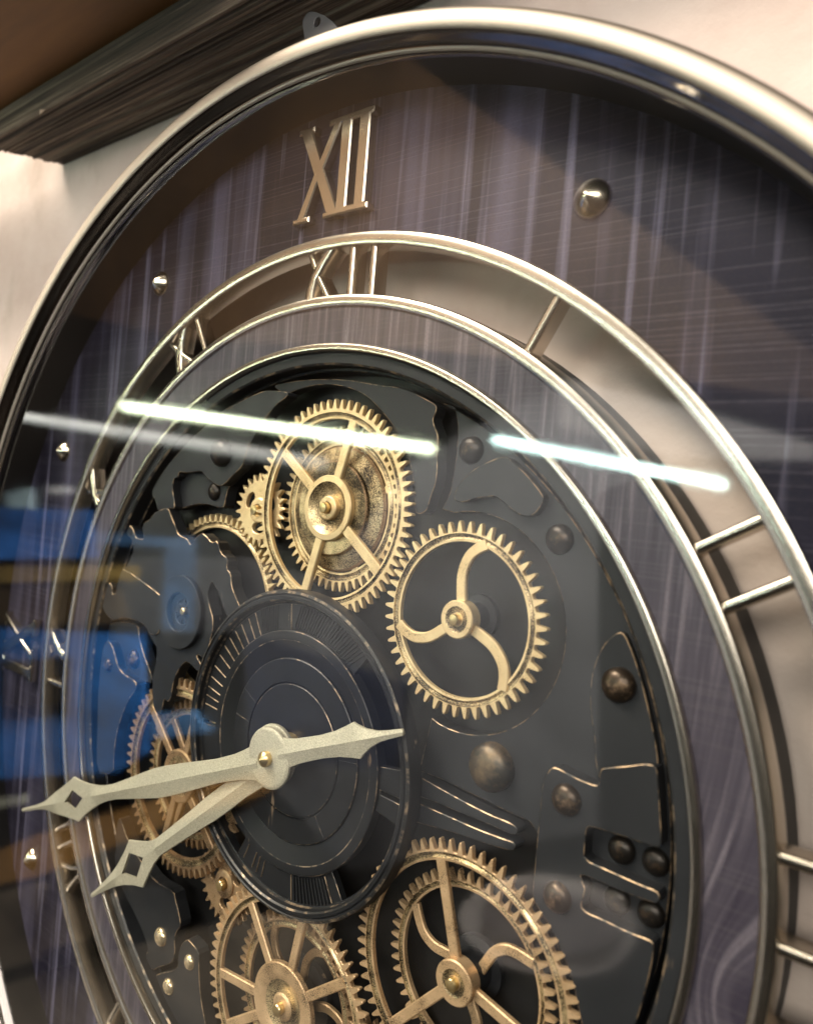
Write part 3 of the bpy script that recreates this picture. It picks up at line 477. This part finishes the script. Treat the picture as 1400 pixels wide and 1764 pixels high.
lathe('drum', [(0.124,-0.09),(0.124,-0.062),(0.120,-0.057,1),(0.0935,-0.050,1),(0.0925,-0.043),(0.090,-0.0405,1),(0.066,-0.0405,1),(0.060,-0.041),(0,-0.041)], ['brass_old','brass_dark'], g, (*c,0), 72)
# G2 right gear with three curved spokes
c = (0.3652,0.3144)
g = empty('gear', clock, (*c, z)); g['label'] = 'brass gear with three curved spokes to the right of the centre disc'
gear_rim('toothed_rim', c, z, 0.1640, 47, (0.1430,0.1375,0.1295), g, phase=0.45)
curved(g, c, z, [88, -152, -32], [(0.026,3),(0.045,6),(0.076,5),(0.104,-1.5),(0.122,-9),(0.1345,-15.5)], 0.0190)
lathe('hub', [(0.032,-0.045),(0.032,-0.0225),(0.030,-0.0205),(0.022,-0.0205,1),(0.019,-0.0225,1),(0.012,-0.023),(0,-0.023)], ['brass','brass_dark'], g, (*c,0), 48)
pin(g, c, -0.023, -0.010, 0.0098); floor_axle(g, c, -0.095, -0.04, 0.026)
# G3 bottom right, three straight spokes, smaller gear behind
c = (0.417,-0.2656)
g = empty('gear', clock, (*c, z)); g['label'] = 'large three-spoke brass gear at the bottom right of the movement'
gear_rim('toothed_rim', c, z, 0.2199, 66, (0.1985,0.193,0.1845), g, phase=0.2, mats=('brass_mid','brass_dark'))
spokes(g, c, z, [106.6,-133.1,-13.0], 0.026, 0.188, 0.019, 'brass_mid')
lathe('hub', [(0.036,-0.045),(0.036,-0.0225),(0.034,-0.0205),(0.022,-0.0205,1),(0.019,-0.0225,1),(0.012,-0.023),(0,-0.023)], ['brass_mid','brass_dark'], g, (*c,0), 48)
pin(g, c, -0.023, -0.010, 0.0105)
g = empty('gear', clock, (*c, -0.057)); g['label'] = 'brass gear with curved spokes behind the bottom right gear'
gear_rim('toothed_rim', c, -0.057, 0.1640, 50, (0.1455,0.1405,0.134), g, phase=0.0, mats=('brass_mid','brass_dark'))
curved(g, c, -0.057, [163, 43, -77], [(0.026,-14),(0.05,2),(0.0756,6),(0.1036,0),(0.136,-13)], 0.0175, 'brass_mid')
floor_axle(g, c, -0.095, -0.045, 0.034)
# G4 bottom, six spokes and wide dished hub
c = (0.0194,-0.5022)
g = empty('gear', clock, (*c, z)); g['label'] = 'large six-spoke brass gear with wide dished hub at the bottom of the movement'
gear_rim('toothed_rim', c, z, 0.2300, 67, (0.2060,0.2005,0.193), g, phase=0.15, mats=('brass_mid','brass_dark'))
spokes(g, c, z, [-173.5+0,126.9,85.5-6,45.6-8,-144.0,-40,-85], 0.070, 0.196, 0.0195, 'brass_mid')
lathe('hub', [(0.083,-0.040),(0.083,-0.0305),(0.081,-0.0285),(0.062,-0.028),(0.050,-0.033,1),(0.034,-0.041,1),(0.027,-0.0425,1),(0.0262,-0.032),(0.022,-0.029),(0.0130,-0.0285),(0,-0.0285)], ['brass_mid','brass_dark'], g, (*c,0), 72)
pin(g, c, -0.029, -0.014, 0.0115)
g = empty('gear', clock, (*c, -0.06)); g['label'] = 'smaller brass gear half hidden behind the six-spoke gear'
gear_rim('toothed_rim', c, -0.060, 0.170, 50, (0.148,0.143,0.134), g, phase=0.4, mats=('brass_old','brass_dark'))
curved(g, c, -0.061, [125, 5, -115, 65], [(0.03,0),(0.06,8),(0.09,10),(0.12,4),(0.138,-4)], 0.0165, 'brass_old')
floor_axle(g, c, -0.095, -0.05, 0.05)
# G5 left gear pair
c = (-0.373,-0.164)
g = empty('gear', clock, (*c, z)); g['label'] = 'large four-spoke aged gear at the left of the movement behind the hands'
gear_rim('toothed_rim', c, z, 0.2203, 64, (0.1955,0.190,0.1785), g, phase=0.3, mats=('brass_old','brass_dark'))
spokes(g, c, z, [137.1,-42,-105,75], 0.03, 0.183, 0.020, 'brass_old')
lathe('hub', [(0.060,-0.040),(0.060,-0.0305),(0.056,-0.0285),(0.045,-0.030,1),(0.020,-0.034),(0,-0.034)], ['brass_old','brass_dark'], g, (*c,0), 48)
g = empty('gear', clock, (*c, -0.06)); g['label'] = 'smaller aged gear behind the left four-spoke gear'
gear_rim('toothed_rim', c, -0.059, 0.1675, 49, (0.146,0.140,0.132), g, phase=0.2, mats=('brass_old','brass_dark'))
spokes(g, c, -0.06, [10,130,250], 0.02, 0.136, 0.018, 'brass_old')
# G6 ring gear, half covered by the jagged bridge plate
c = (-0.3522,0.2174)
g = empty('gear', clock, (*c, -0.05)); g['label'] = 'brass ring gear mostly covered by the jagged bridge plate at upper left'
gear_rim('toothed_rim', c, -0.069, 0.2215, 66, (0.204,0.199,0.190), g, phase=0.2, th=0.014)
# pinion plates with holes
def pinion(c, z, ro, n, ang, lab, mk='brass'):
    P = []
    for i in range(n):
        a0 = 2*math.pi*i/n+ang; p = 2*math.pi/n
        for fr_, r in ((-0.34,ro-0.016),(-0.16,ro-0.005),(-0.05,ro),(0.05,ro),(0.16,ro-0.005),(0.34,ro-0.016)): P.append((c[0]+r*math.cos(a0+fr_*p), c[1]+r*math.sin(a0+fr_*p)))
    hs = []
    for k2 in range(3):
        a = ang+k2*2*math.pi/3+0.4; hc = (c[0]+ro*0.48*math.cos(a), c[1]+ro*0.48*math.sin(a))
        hs.append([(hc[0]+ro*0.15*math.cos(t_)*math.cos(a)-ro*0.24*math.sin(t_)*math.sin(a), hc[1]+ro*0.15*math.cos(t_)*math.sin(a)+ro*0.24*math.sin(t_)*math.cos(a)) for t_ in [i*math.pi/7 for i in range(14)]])
    g = empty('pinion', clock, (*c, z)); g['label'] = lab
    slab('pinion_plate', P, z, 0.010, g, (mk, mk), 0.0014, hs, smooth_poly=False)
    lathe('pinion_collar', [(ro*0.34,z-0.004),(ro*0.34,z+0.003),(ro*0.30,z+0.005),(ro*0.18,z+0.005),(ro*0.18,z)], [mk,'brass_dark'], g, (*c,0), 28)
    pin(g, c, z, z+0.018, ro*0.13)
pinion((-0.188,0.458), -0.048, 0.080, 24, 0.1, 'small toothed plate half hidden by the top gear')
pinion((-0.205,-0.352), -0.050, 0.088, 26, 0.3, 'small toothed plate with kidney holes below the centre disc', 'brass_old')
pinion((0.232,-0.505), -0.055, 0.070, 20, 0.0, 'small toothed plate between the two bottom gears', 'brass_old')
# ---------------------------------------------------------------- centre disc
disc = empty('centre_disc', clock, (0,0,-0.02)); disc['label'] = 'black layered centre disc with engraved bands and cut-out windows'
lathe('disc_rim', [(0.3125,-0.034),(0.3125,-0.008),(0.3105,-0.0035,1),(0.3055,-0.0015),(0.3035,-0.0035),(0.3015,-0.0035),(0.2995,-0.001),(0.2935,-0.001,1),(0.2905,-0.004),(0.2885,-0.012,1),(0.2865,-0.0165),(0.284,-0.0175),(0.284,-0.034)], ['disc','edge_disc'], disc, n=160, pv=(0,0,0), closed=True, auto=30)
lathe('disc_centre', [(0.232,-0.034),(0.232,-0.0125,1),(0.2305,-0.011),(0.2145,-0.0105,1),(0.2125,-0.011),(0.181,-0.0215),(0.1775,-0.0225),(0.1772,-0.019,1),(0.1755,-0.0175),(0.1312,-0.0175),(0.1298,-0.0215),(0.1285,-0.0215),(0.1270,-0.0180,1),(0.1255,-0.0170),(0.03,-0.0170),(0,-0.0170)], ['disc','edge_disc'], disc, n=160, pv=(0,0,0), auto=24)
def sector(a, b, z=-0.018, mats=('disc','edge_disc'), r0=0.2318, r1=0.2842, parent=disc, name='band_segment', th=0.014, bev=0.0009):
    n = max(2, int((b-a)/3)); T = [math.radians(90-(a+(b-a)*i/n)) for i in range(n+1)]
    P = [(r1*math.cos(t_), r1*math.sin(t_)) for t_ in T]+[(r0*math.cos(t_), r0*math.sin(t_)) for t_ in T[::-1]]
    return slab(name, P, z, th, parent, mats, bev, smooth_poly=False, pv=(0,0,z))
for a, b in ((-8,40),(82,91.9),(93.9,101.5),(144.5,208),(238,266.5),(268.5,351.9)): sector(a, b)
sector(91.9, 93.9, r1=0.236); sector(266.5, 268.5, r1=0.240)
# raised radial fins and fine ribs on the band
def fin(a, r0=0.2335, r1=0.283, w=0.0016, z=-0.0160, name='fin', da=0.0, mk='edge_line'):
    ribbon(name, [pol((0,0), r0, 90-a), pol((0,0), r1, 90-a-da)], w, z, 0.004, disc, mk, 0.0004, pv=(0,0,z))
for a in (-34,-39.5,-44.5,-49.5,-54.5,-60,-66,-71.5,-76.5,-80.5,-84.5): fin(a, 0.2345, 0.280)
for a in (-156,-162,-165,-168.5): fin(a, 0.240, 0.275, 0.0011)
for i in range(25): fin(-4+i*1.62, 0.2335, 0.283, 0.0030, -0.0158, 'rib', 3.5, 'disc')
fin(-6, 0.2335, 0.283, 0.0016)
for i in range(9): fin(-27+i*1.35, 0.234, 0.283, 0.0022, -0.0160, 'rib', 2.0, 'disc')
fin(-29, 0.234, 0.283, 0.0012)
for i in range(11): fin(151.5+i*1.95, 0.236, 0.2825, 0.0042, -0.0150, 'rib', 0.0, 'disc')
fin(149.8, 0.236, 0.2825, 0.0014); fin(172.8, 0.236, 0.2825, 0.0014)
for a in (-80,-60,83,142): ribbon('seam', [pol((0,0), 0.1315 if a < 0 else 0.1315, 90-a), pol((0,0), 0.1765, 90-a)], 0.0008, -0.0171, 0.003, disc, 'edge_disc', 0.0002, pv=(0,0,-0.017))
# ---------------------------------------------------------------- hands
def interp(T, s_):
    for (a, wa), (b, wb) in zip(T, T[1:]):
        if a <= s_ <= b: return wa+(wb-wa)*(s_-a)/(b-a)
    return T[-1][1] if s_ > T[-1][0] else T[0][1]
def hand_blade(name, ang, T, z, hole, off, parent, ridge=0.006, th=0.0045):
    s0, s1 = T[0][0], T[-1][0]; ss = sorted(set([s0+(s1-s0)*i/70 for i in range(71)]+[t_[0] for t_ in T]+([hole[0], (hole[0]+hole[1])/2, hole[1]] if hole else [])))
    ca, sa = math.cos(math.radians(ang)), math.sin(math.radians(ang)); vs, fs = [], []
    def hw(s_):
        if not hole or s_ <= hole[0] or s_ >= hole[1]: return 0.0
        m_ = (hole[0]+hole[1])/2; return hole[2]*(1-abs(s_-m_)/(m_-hole[0]))
    for s_ in ss:
        w = interp(T, s_); h_ = hw(s_); o_ = off*(1-(s_-s0)/(s1-s0)); 
        rd = ridge*min(1, w/0.02) * (0.35 if hole and hole[0]-0.05 < s_ < hole[1]+0.04 else 1.0)
        for sd in (-1, 1):
            for (t_, zz) in ((h_, -th), (h_, rd*(1-h_/max(w, 1e-6))), (w*0.97, 0.0), (w, -0.0012), (w, -th)):
                u, v_ = s_, o_+sd*t_; vs.append((u*ca-v_*sa, u*sa+v_*ca, z+zz))
    n = len(ss)
    for i in range(n-1):
        for sd in (0, 1):
            b0 = i*10+sd*5; b1 = b0+10
            for q in range(5): fs.append((b0+q, b0+(q+1) % 5, b1+(q+1) % 5, b1+q))
    for sd in (0, 5): fs.append(tuple(sd+q for q in range(5))); fs.append(tuple((n-1)*10+sd+q for q in range(5))[::-1])
    o = mesh_obj(name, vs, fs, ['hand'], parent, (0,0,z), None, True, 30)
    bm = bmesh.new(); bm.from_mesh(o.data); bmesh.ops.remove_doubles(bm, verts=bm.verts[:], dist=1e-6); bm.to_mesh(o.data); bm.free(); return o
mh = empty('minute_hand', clock, (0,0,0.04)); mh['label'] = 'longer pale hand with a short tail, pointing just below nine'
TM = [(0.03,0.034),(0.05,0.032),(0.07,0.0285),(0.10,0.0250),(0.166,0.0235),(0.22,0.0262),(0.28,0.0295),(0.34,0.0318),(0.39,0.0318),(0.45,0.0272),(0.51,0.0220),(0.57,0.0175),(0.61,0.0182),(0.64,0.0215),(0.68,0.0297),(0.715,0.0400),(0.75,0.0540),(0.775,0.0460),(0.81,0.0375),(0.857,0.0265),(0.907,0.0120),(0.94,0.0078),(0.97,0.0060),(1.045,0.0045),(1.05,0.0025)]
hand_blade('blade', -156.8, TM, 0.040, (0.7132,0.8071,0.0234), 0.0085, mh)
TT = [(0.035,0.034),(0.06,0.0257),(0.085,0.0225),(0.12,0.0210),(0.15,0.0203),(0.19,0.0225),(0.218,0.0270),(0.238,0.0312),(0.248,0.0245),(0.265,0.0160),(0.288,0.0095),(0.31,0.0072),(0.342,0.0055),(0.345,0.003)]
hand_blade('tail', 21.65, TT, 0.040, None, -0.001, mh)
lathe('boss', [(0.057,0.0345),(0.0585,0.038),(0.0575,0.0415),(0.054,0.0435),(0.050,0.044),(0,0.0445)], ['hand'], mh, (0.004,-0.003,0), 56)
lathe('centre_pin', [(0.0142,0.044),(0.0142,0.0545),(0.0120,0.0570),(0.006,0.0605),(0,0.0635)], ['pin'], mh, (0.0035,-0.003,0), 36)
hh = empty('hour_hand', clock, (0,0,0.026)); hh['label'] = 'shorter pale hand pointing between seven and eight'
TH = [(0.03,0.030),(0.07,0.0265),(0.127,0.0240),(0.183,0.0258),(0.24,0.0258),(0.30,0.0227),(0.36,0.0210),(0.42,0.0192),(0.465,0.0188),(0.495,0.0245),(0.525,0.0360),(0.5665,0.0545),(0.60,0.0385),(0.64,0.0245),(0.675,0.0165),(0.70,0.0125),(0.733,0.0090),(0.76,0.0062),(0.788,0.0050),(0.793,0.003)]
hand_blade('blade', -139.94, TH, 0.026, (0.5263,0.6293,0.0290), 0.0125, hh)
lathe('boss', [(0.056,0.0185),(0.0575,0.022),(0.0570,0.027),(0.053,0.0285),(0.03,0.029)], ['hand'], hh, (0,0,0), 56)
lathe('hub_tube', [(0.034,-0.0175),(0.034,0.033),(0.030,0.0345),(0,0.0345)], ['pin'], hh, (0,0,0), 40)
# ---------------------------------------------------------------- hanging tab
tab = [(-0.118,1.452),(-0.1165,1.463),(-0.108,1.471),(-0.096,1.4715),(-0.077,1.4625),(-0.052,1.447),(-0.030,1.429),(-0.012,1.411),(0.0,1.39),(0.0,1.27),(-0.098,1.27),(-0.102,1.40)]
hol = [(-0.073+0.0095*math.cos(t_), 1.4415+0.0095*math.sin(t_)) for t_ in [i*math.pi/8 for i in range(16)]]
slab('hanging_tab', tab, 0.0, 0.010, clock, ('zinc','zinc'), 0.001, [hol])
# ---------------------------------------------------------------- the room side, seen in the glass
RF = json.loads('''{"sloped_ceiling":[12,[[-34.892,8.008],[-32.229,12.449],[-11.471,11.337],[-1.507,3.138],[-1.463,2.52],[-5.554,3.256],[-9.808,3.859],[-17.946,4.645],[-25.386,6.106]]],"plaster_back_wall":[14,[[-11.201,1.421],[-6.58,3.561],[-3.468,2.103],[-5.955,0.979],[-5.36,-5.881],[-12.056,-9.205],[-16.568,-7.414],[-17.017,-3.851],[-24.131,-5.078],[-23.952,-2.327],[-17.3,-1.6],[-13.755,-1.851]]],"blue_board":[9,[[-25.083,-0.753],[-17.435,-0.4],[-16.967,-1.532],[-24.743,-2.474]]],"blue_door":[9,[[-24.34,-4.517],[-14.615,-3.088],[-14.0,-5.673],[-15.132,-6.395],[-23.443,-9.066]]],"dark_window":[8.7,[[-21.014,-4.919],[-17.294,-4.07],[-17.115,-5.164],[-20.783,-6.174]]],"yellow_rail":[9,[[-24.708,-2.654],[-15.091,-1.532],[-15.042,-1.867],[-24.602,-3.19]]],"orange_beam":[8,[[-20.517,-10.244],[-16.782,-8.177],[-10.839,-5.258],[-8.775,-4.281],[-8.728,-4.667],[-11.668,-6.252],[-16.62,-9.117],[-20.387,-10.901]]],"beige_table":[9,[[-22.762,-12.52],[-18.605,-10.354],[-16.204,-9.975],[-17.688,-11.916],[-22.337,-14.674]]],"beige_floor":[9,[[-22.244,-15.146],[-14.532,-10.377],[-10.053,-7.731],[-8.052,-7.114],[-7.723,-10.004],[-21.695,-17.926]]],"pale_rail":[9,[[-23.311,-9.734],[-19.643,-8.336],[-19.603,-8.561],[-23.256,-10.016]]],"bowl":[5,[[-1.088,-2.727],[-1.1,-2.814],[-1.148,-2.91],[-1.231,-3.009],[-1.346,-3.108],[-1.49,-3.201],[-1.656,-3.285],[-1.837,-3.354],[-2.024,-3.403],[-2.207,-3.429],[-2.375,-3.429],[-2.516,-3.402],[-2.62,-3.349],[-2.68,-3.271],[-2.689,-3.175],[-2.648,-3.066],[-2.56,-2.952],[-2.432,-2.84],[-2.273,-2.738],[-2.094,-2.652],[-1.907,-2.585],[-1.723,-2.54],[-1.55,-2.518],[-1.397,-2.52],[-1.271,-2.544],[-1.175,-2.588],[-1.114,-2.65]]],"bowl_inside":[4.9,[[-1.177,-2.662],[-1.192,-2.729],[-1.247,-2.805],[-1.338,-2.884],[-1.462,-2.961],[-1.61,-3.032],[-1.774,-3.091],[-1.942,-3.133],[-2.101,-3.154],[-2.238,-3.151],[-2.34,-3.123],[-2.398,-3.073],[-2.404,-3.004],[-2.36,-2.922],[-2.268,-2.835],[-2.139,-2.75],[-1.984,-2.674],[-1.817,-2.613],[-1.651,-2.571],[-1.498,-2.549],[-1.367,-2.549],[-1.267,-2.569],[-1.202,-2.608]]],"pale_band":[11,[[-5.461,2.86],[-3.196,2.314],[-1.216,1.714],[-1.203,1.537],[-3.13,1.502],[-5.384,1.998]]],"blue_streak_high":[10,[[-27.613,-1.584],[-18.92,-1.027],[-14.321,-0.833],[-14.294,-1.038],[-19.184,-1.375],[-27.514,-2.083]]],"blue_streak_tall":[9.5,[[-14.648,-0.801],[-13.617,-0.706],[-13.438,-2.859],[-14.464,-2.968]]],"light_blue_board":[9.5,[[-23.399,-0.26],[-21.866,-0.002],[-21.548,-0.754],[-23.062,-0.99]]],"small_bright_board":[9.5,[[-20.642,0.094],[-19.494,0.151],[-19.462,-0.04],[-20.608,-0.104]]],"blue_bench":[9.3,[[-24.478,-7.914],[-17.744,-5.856],[-12.822,-4.456],[-12.153,-4.756],[-17.922,-6.661],[-24.313,-8.752]]],"dark_beige_post":[8.5,[[-16.83,-8.908],[-13.405,-7.29],[-13.102,-7.805],[-14.953,-10.092],[-17.325,-11.402]]],"brown_streak_board":[9.1,[[-24.846,-3.317],[-15.951,-2.129],[-15.432,-2.962],[-24.628,-4.426]]],"grey_veil_board":[9.8,[[-11.881,-2.616],[-7.307,-2.758],[-7.411,-4.341],[-11.373,-5.117]]],"tube1":[4,[[-7.304,1.354],[-2.644,0.935]]],"tube2":[4,[[-2.073,1.016],[-0.369,0.757]]],"ghost_tube":[6,[[-15.104,1.603],[-5.902,0.883]]]}''')
RM = dict(sloped_ceiling=(0.085,0.049,0.024), plaster_back_wall=(0.18,0.185,0.20), blue_board=(0.03,0.18,0.62), blue_door=(0.03,0.22,0.80), dark_window=(0.01,0.01,0.012), yellow_rail=(0.26,0.18,0.05), orange_beam=(0.50,0.26,0.07), beige_table=(0.42,0.34,0.25), beige_floor=(0.40,0.33,0.25), pale_rail=(0.7,0.75,0.6), bowl=(0.70,0.66,0.64), pale_band=(0.75,0.78,0.85), bowl_inside=(0.30,0.27,0.27), blue_streak_high=(0.06,0.18,0.40), blue_streak_tall=(0.10,0.20,0.38), light_blue_board=(0.5,0.7,0.85), small_bright_board=(0.9,0.98,1.0), blue_bench=(0.12,0.34,0.80), dark_beige_post=(0.16,0.12,0.08), brown_streak_board=(0.07,0.045,0.02), grey_veil_board=(0.05,0.06,0.10))  # flat boards; several added only as streaks and veils in the glass
for k, col in RM.items():
    z, P = RF[k]; mm = mat('room_'+k, col, 0, 0.7); t = NT(mm); lo_ = 0.15 if k.startswith('blue') or k.startswith('beige') else 0.6; n = t.ramp(t.noise(t.tc((0.6,1,2.2) if lo_ < 0.5 else (1,1,1)), 0.8 if lo_ < 0.5 else 1.2, 5, 0.65), [(0.34, B3(0)), (0.66, B3(1))])
    t.set('Base Color', t.mix(tuple(c_*lo_ for c_ in col), tuple(min(1, c_*1.4) for c_ in col), n))
    prism(k, P, z, 0.06 if k == 'bowl_inside' else 0.12, mm, None, 'structure')
def tube(name, A, Bp, r, col, st, lab):
    a, b = Vector(A), Vector(Bp); d = (b-a).normalized(); u = d.cross(Vector((0,1,0))).normalized(); w = d.cross(u); vs, fs = [], []; n = 16
    secs = [(0,0.2),(0.02,0.8),(0.05,1),(1,1)]; L_ = (b-a).length; st_ = [(0,0.0),(0.0,0.75),(0.03,1),(L_-0.03,1),(L_,0.75),(L_,0.0)]
    for s_, k_ in st_:
        for i in range(n): q = a+d*s_+(u*math.cos(2*math.pi*i/n)+w*math.sin(2*math.pi*i/n))*r*max(k_, 0.02); vs.append(tuple(q))
    for q in range(len(st_)-1):
        for i in range(n): fs.append((q*n+i, q*n+(i+1) % n, (q+1)*n+(i+1) % n, (q+1)*n+i))
    mm = mat(name+'_glow', (0.8,0.8,0.8), 0, 0.5, col, st); o = mesh_obj(name, vs, fs, [mm], None, tuple(a), smooth=True)
    o['label'] = lab; o['category'] = 'lamp'; o['group'] = 'fluorescent tubes mirrored in the glass'; return o
tube('fluorescent_tube', (*RF['tube1'][1][0], 4), (*RF['tube1'][1][1], 4), 0.043, (0.88,1.0,0.70), 42, 'longer white fluorescent tube mirrored in the left of the clock glass')
tube('fluorescent_tube', (*RF['tube2'][1][0], 4), (*RF['tube2'][1][1], 4), 0.038, (0.70,1.0,0.93), 34, 'shorter white fluorescent tube mirrored in the right of the clock glass')
tube('fluorescent_tube', (*RF['ghost_tube'][1][0], 6), (*RF['ghost_tube'][1][1], 6), 0.085, (0.95,1.0,0.92), 2.2, 'added dim tube for the ghost reflection just below the long bright one')  # added tube whose dim glow imitates the ghost of the long tube
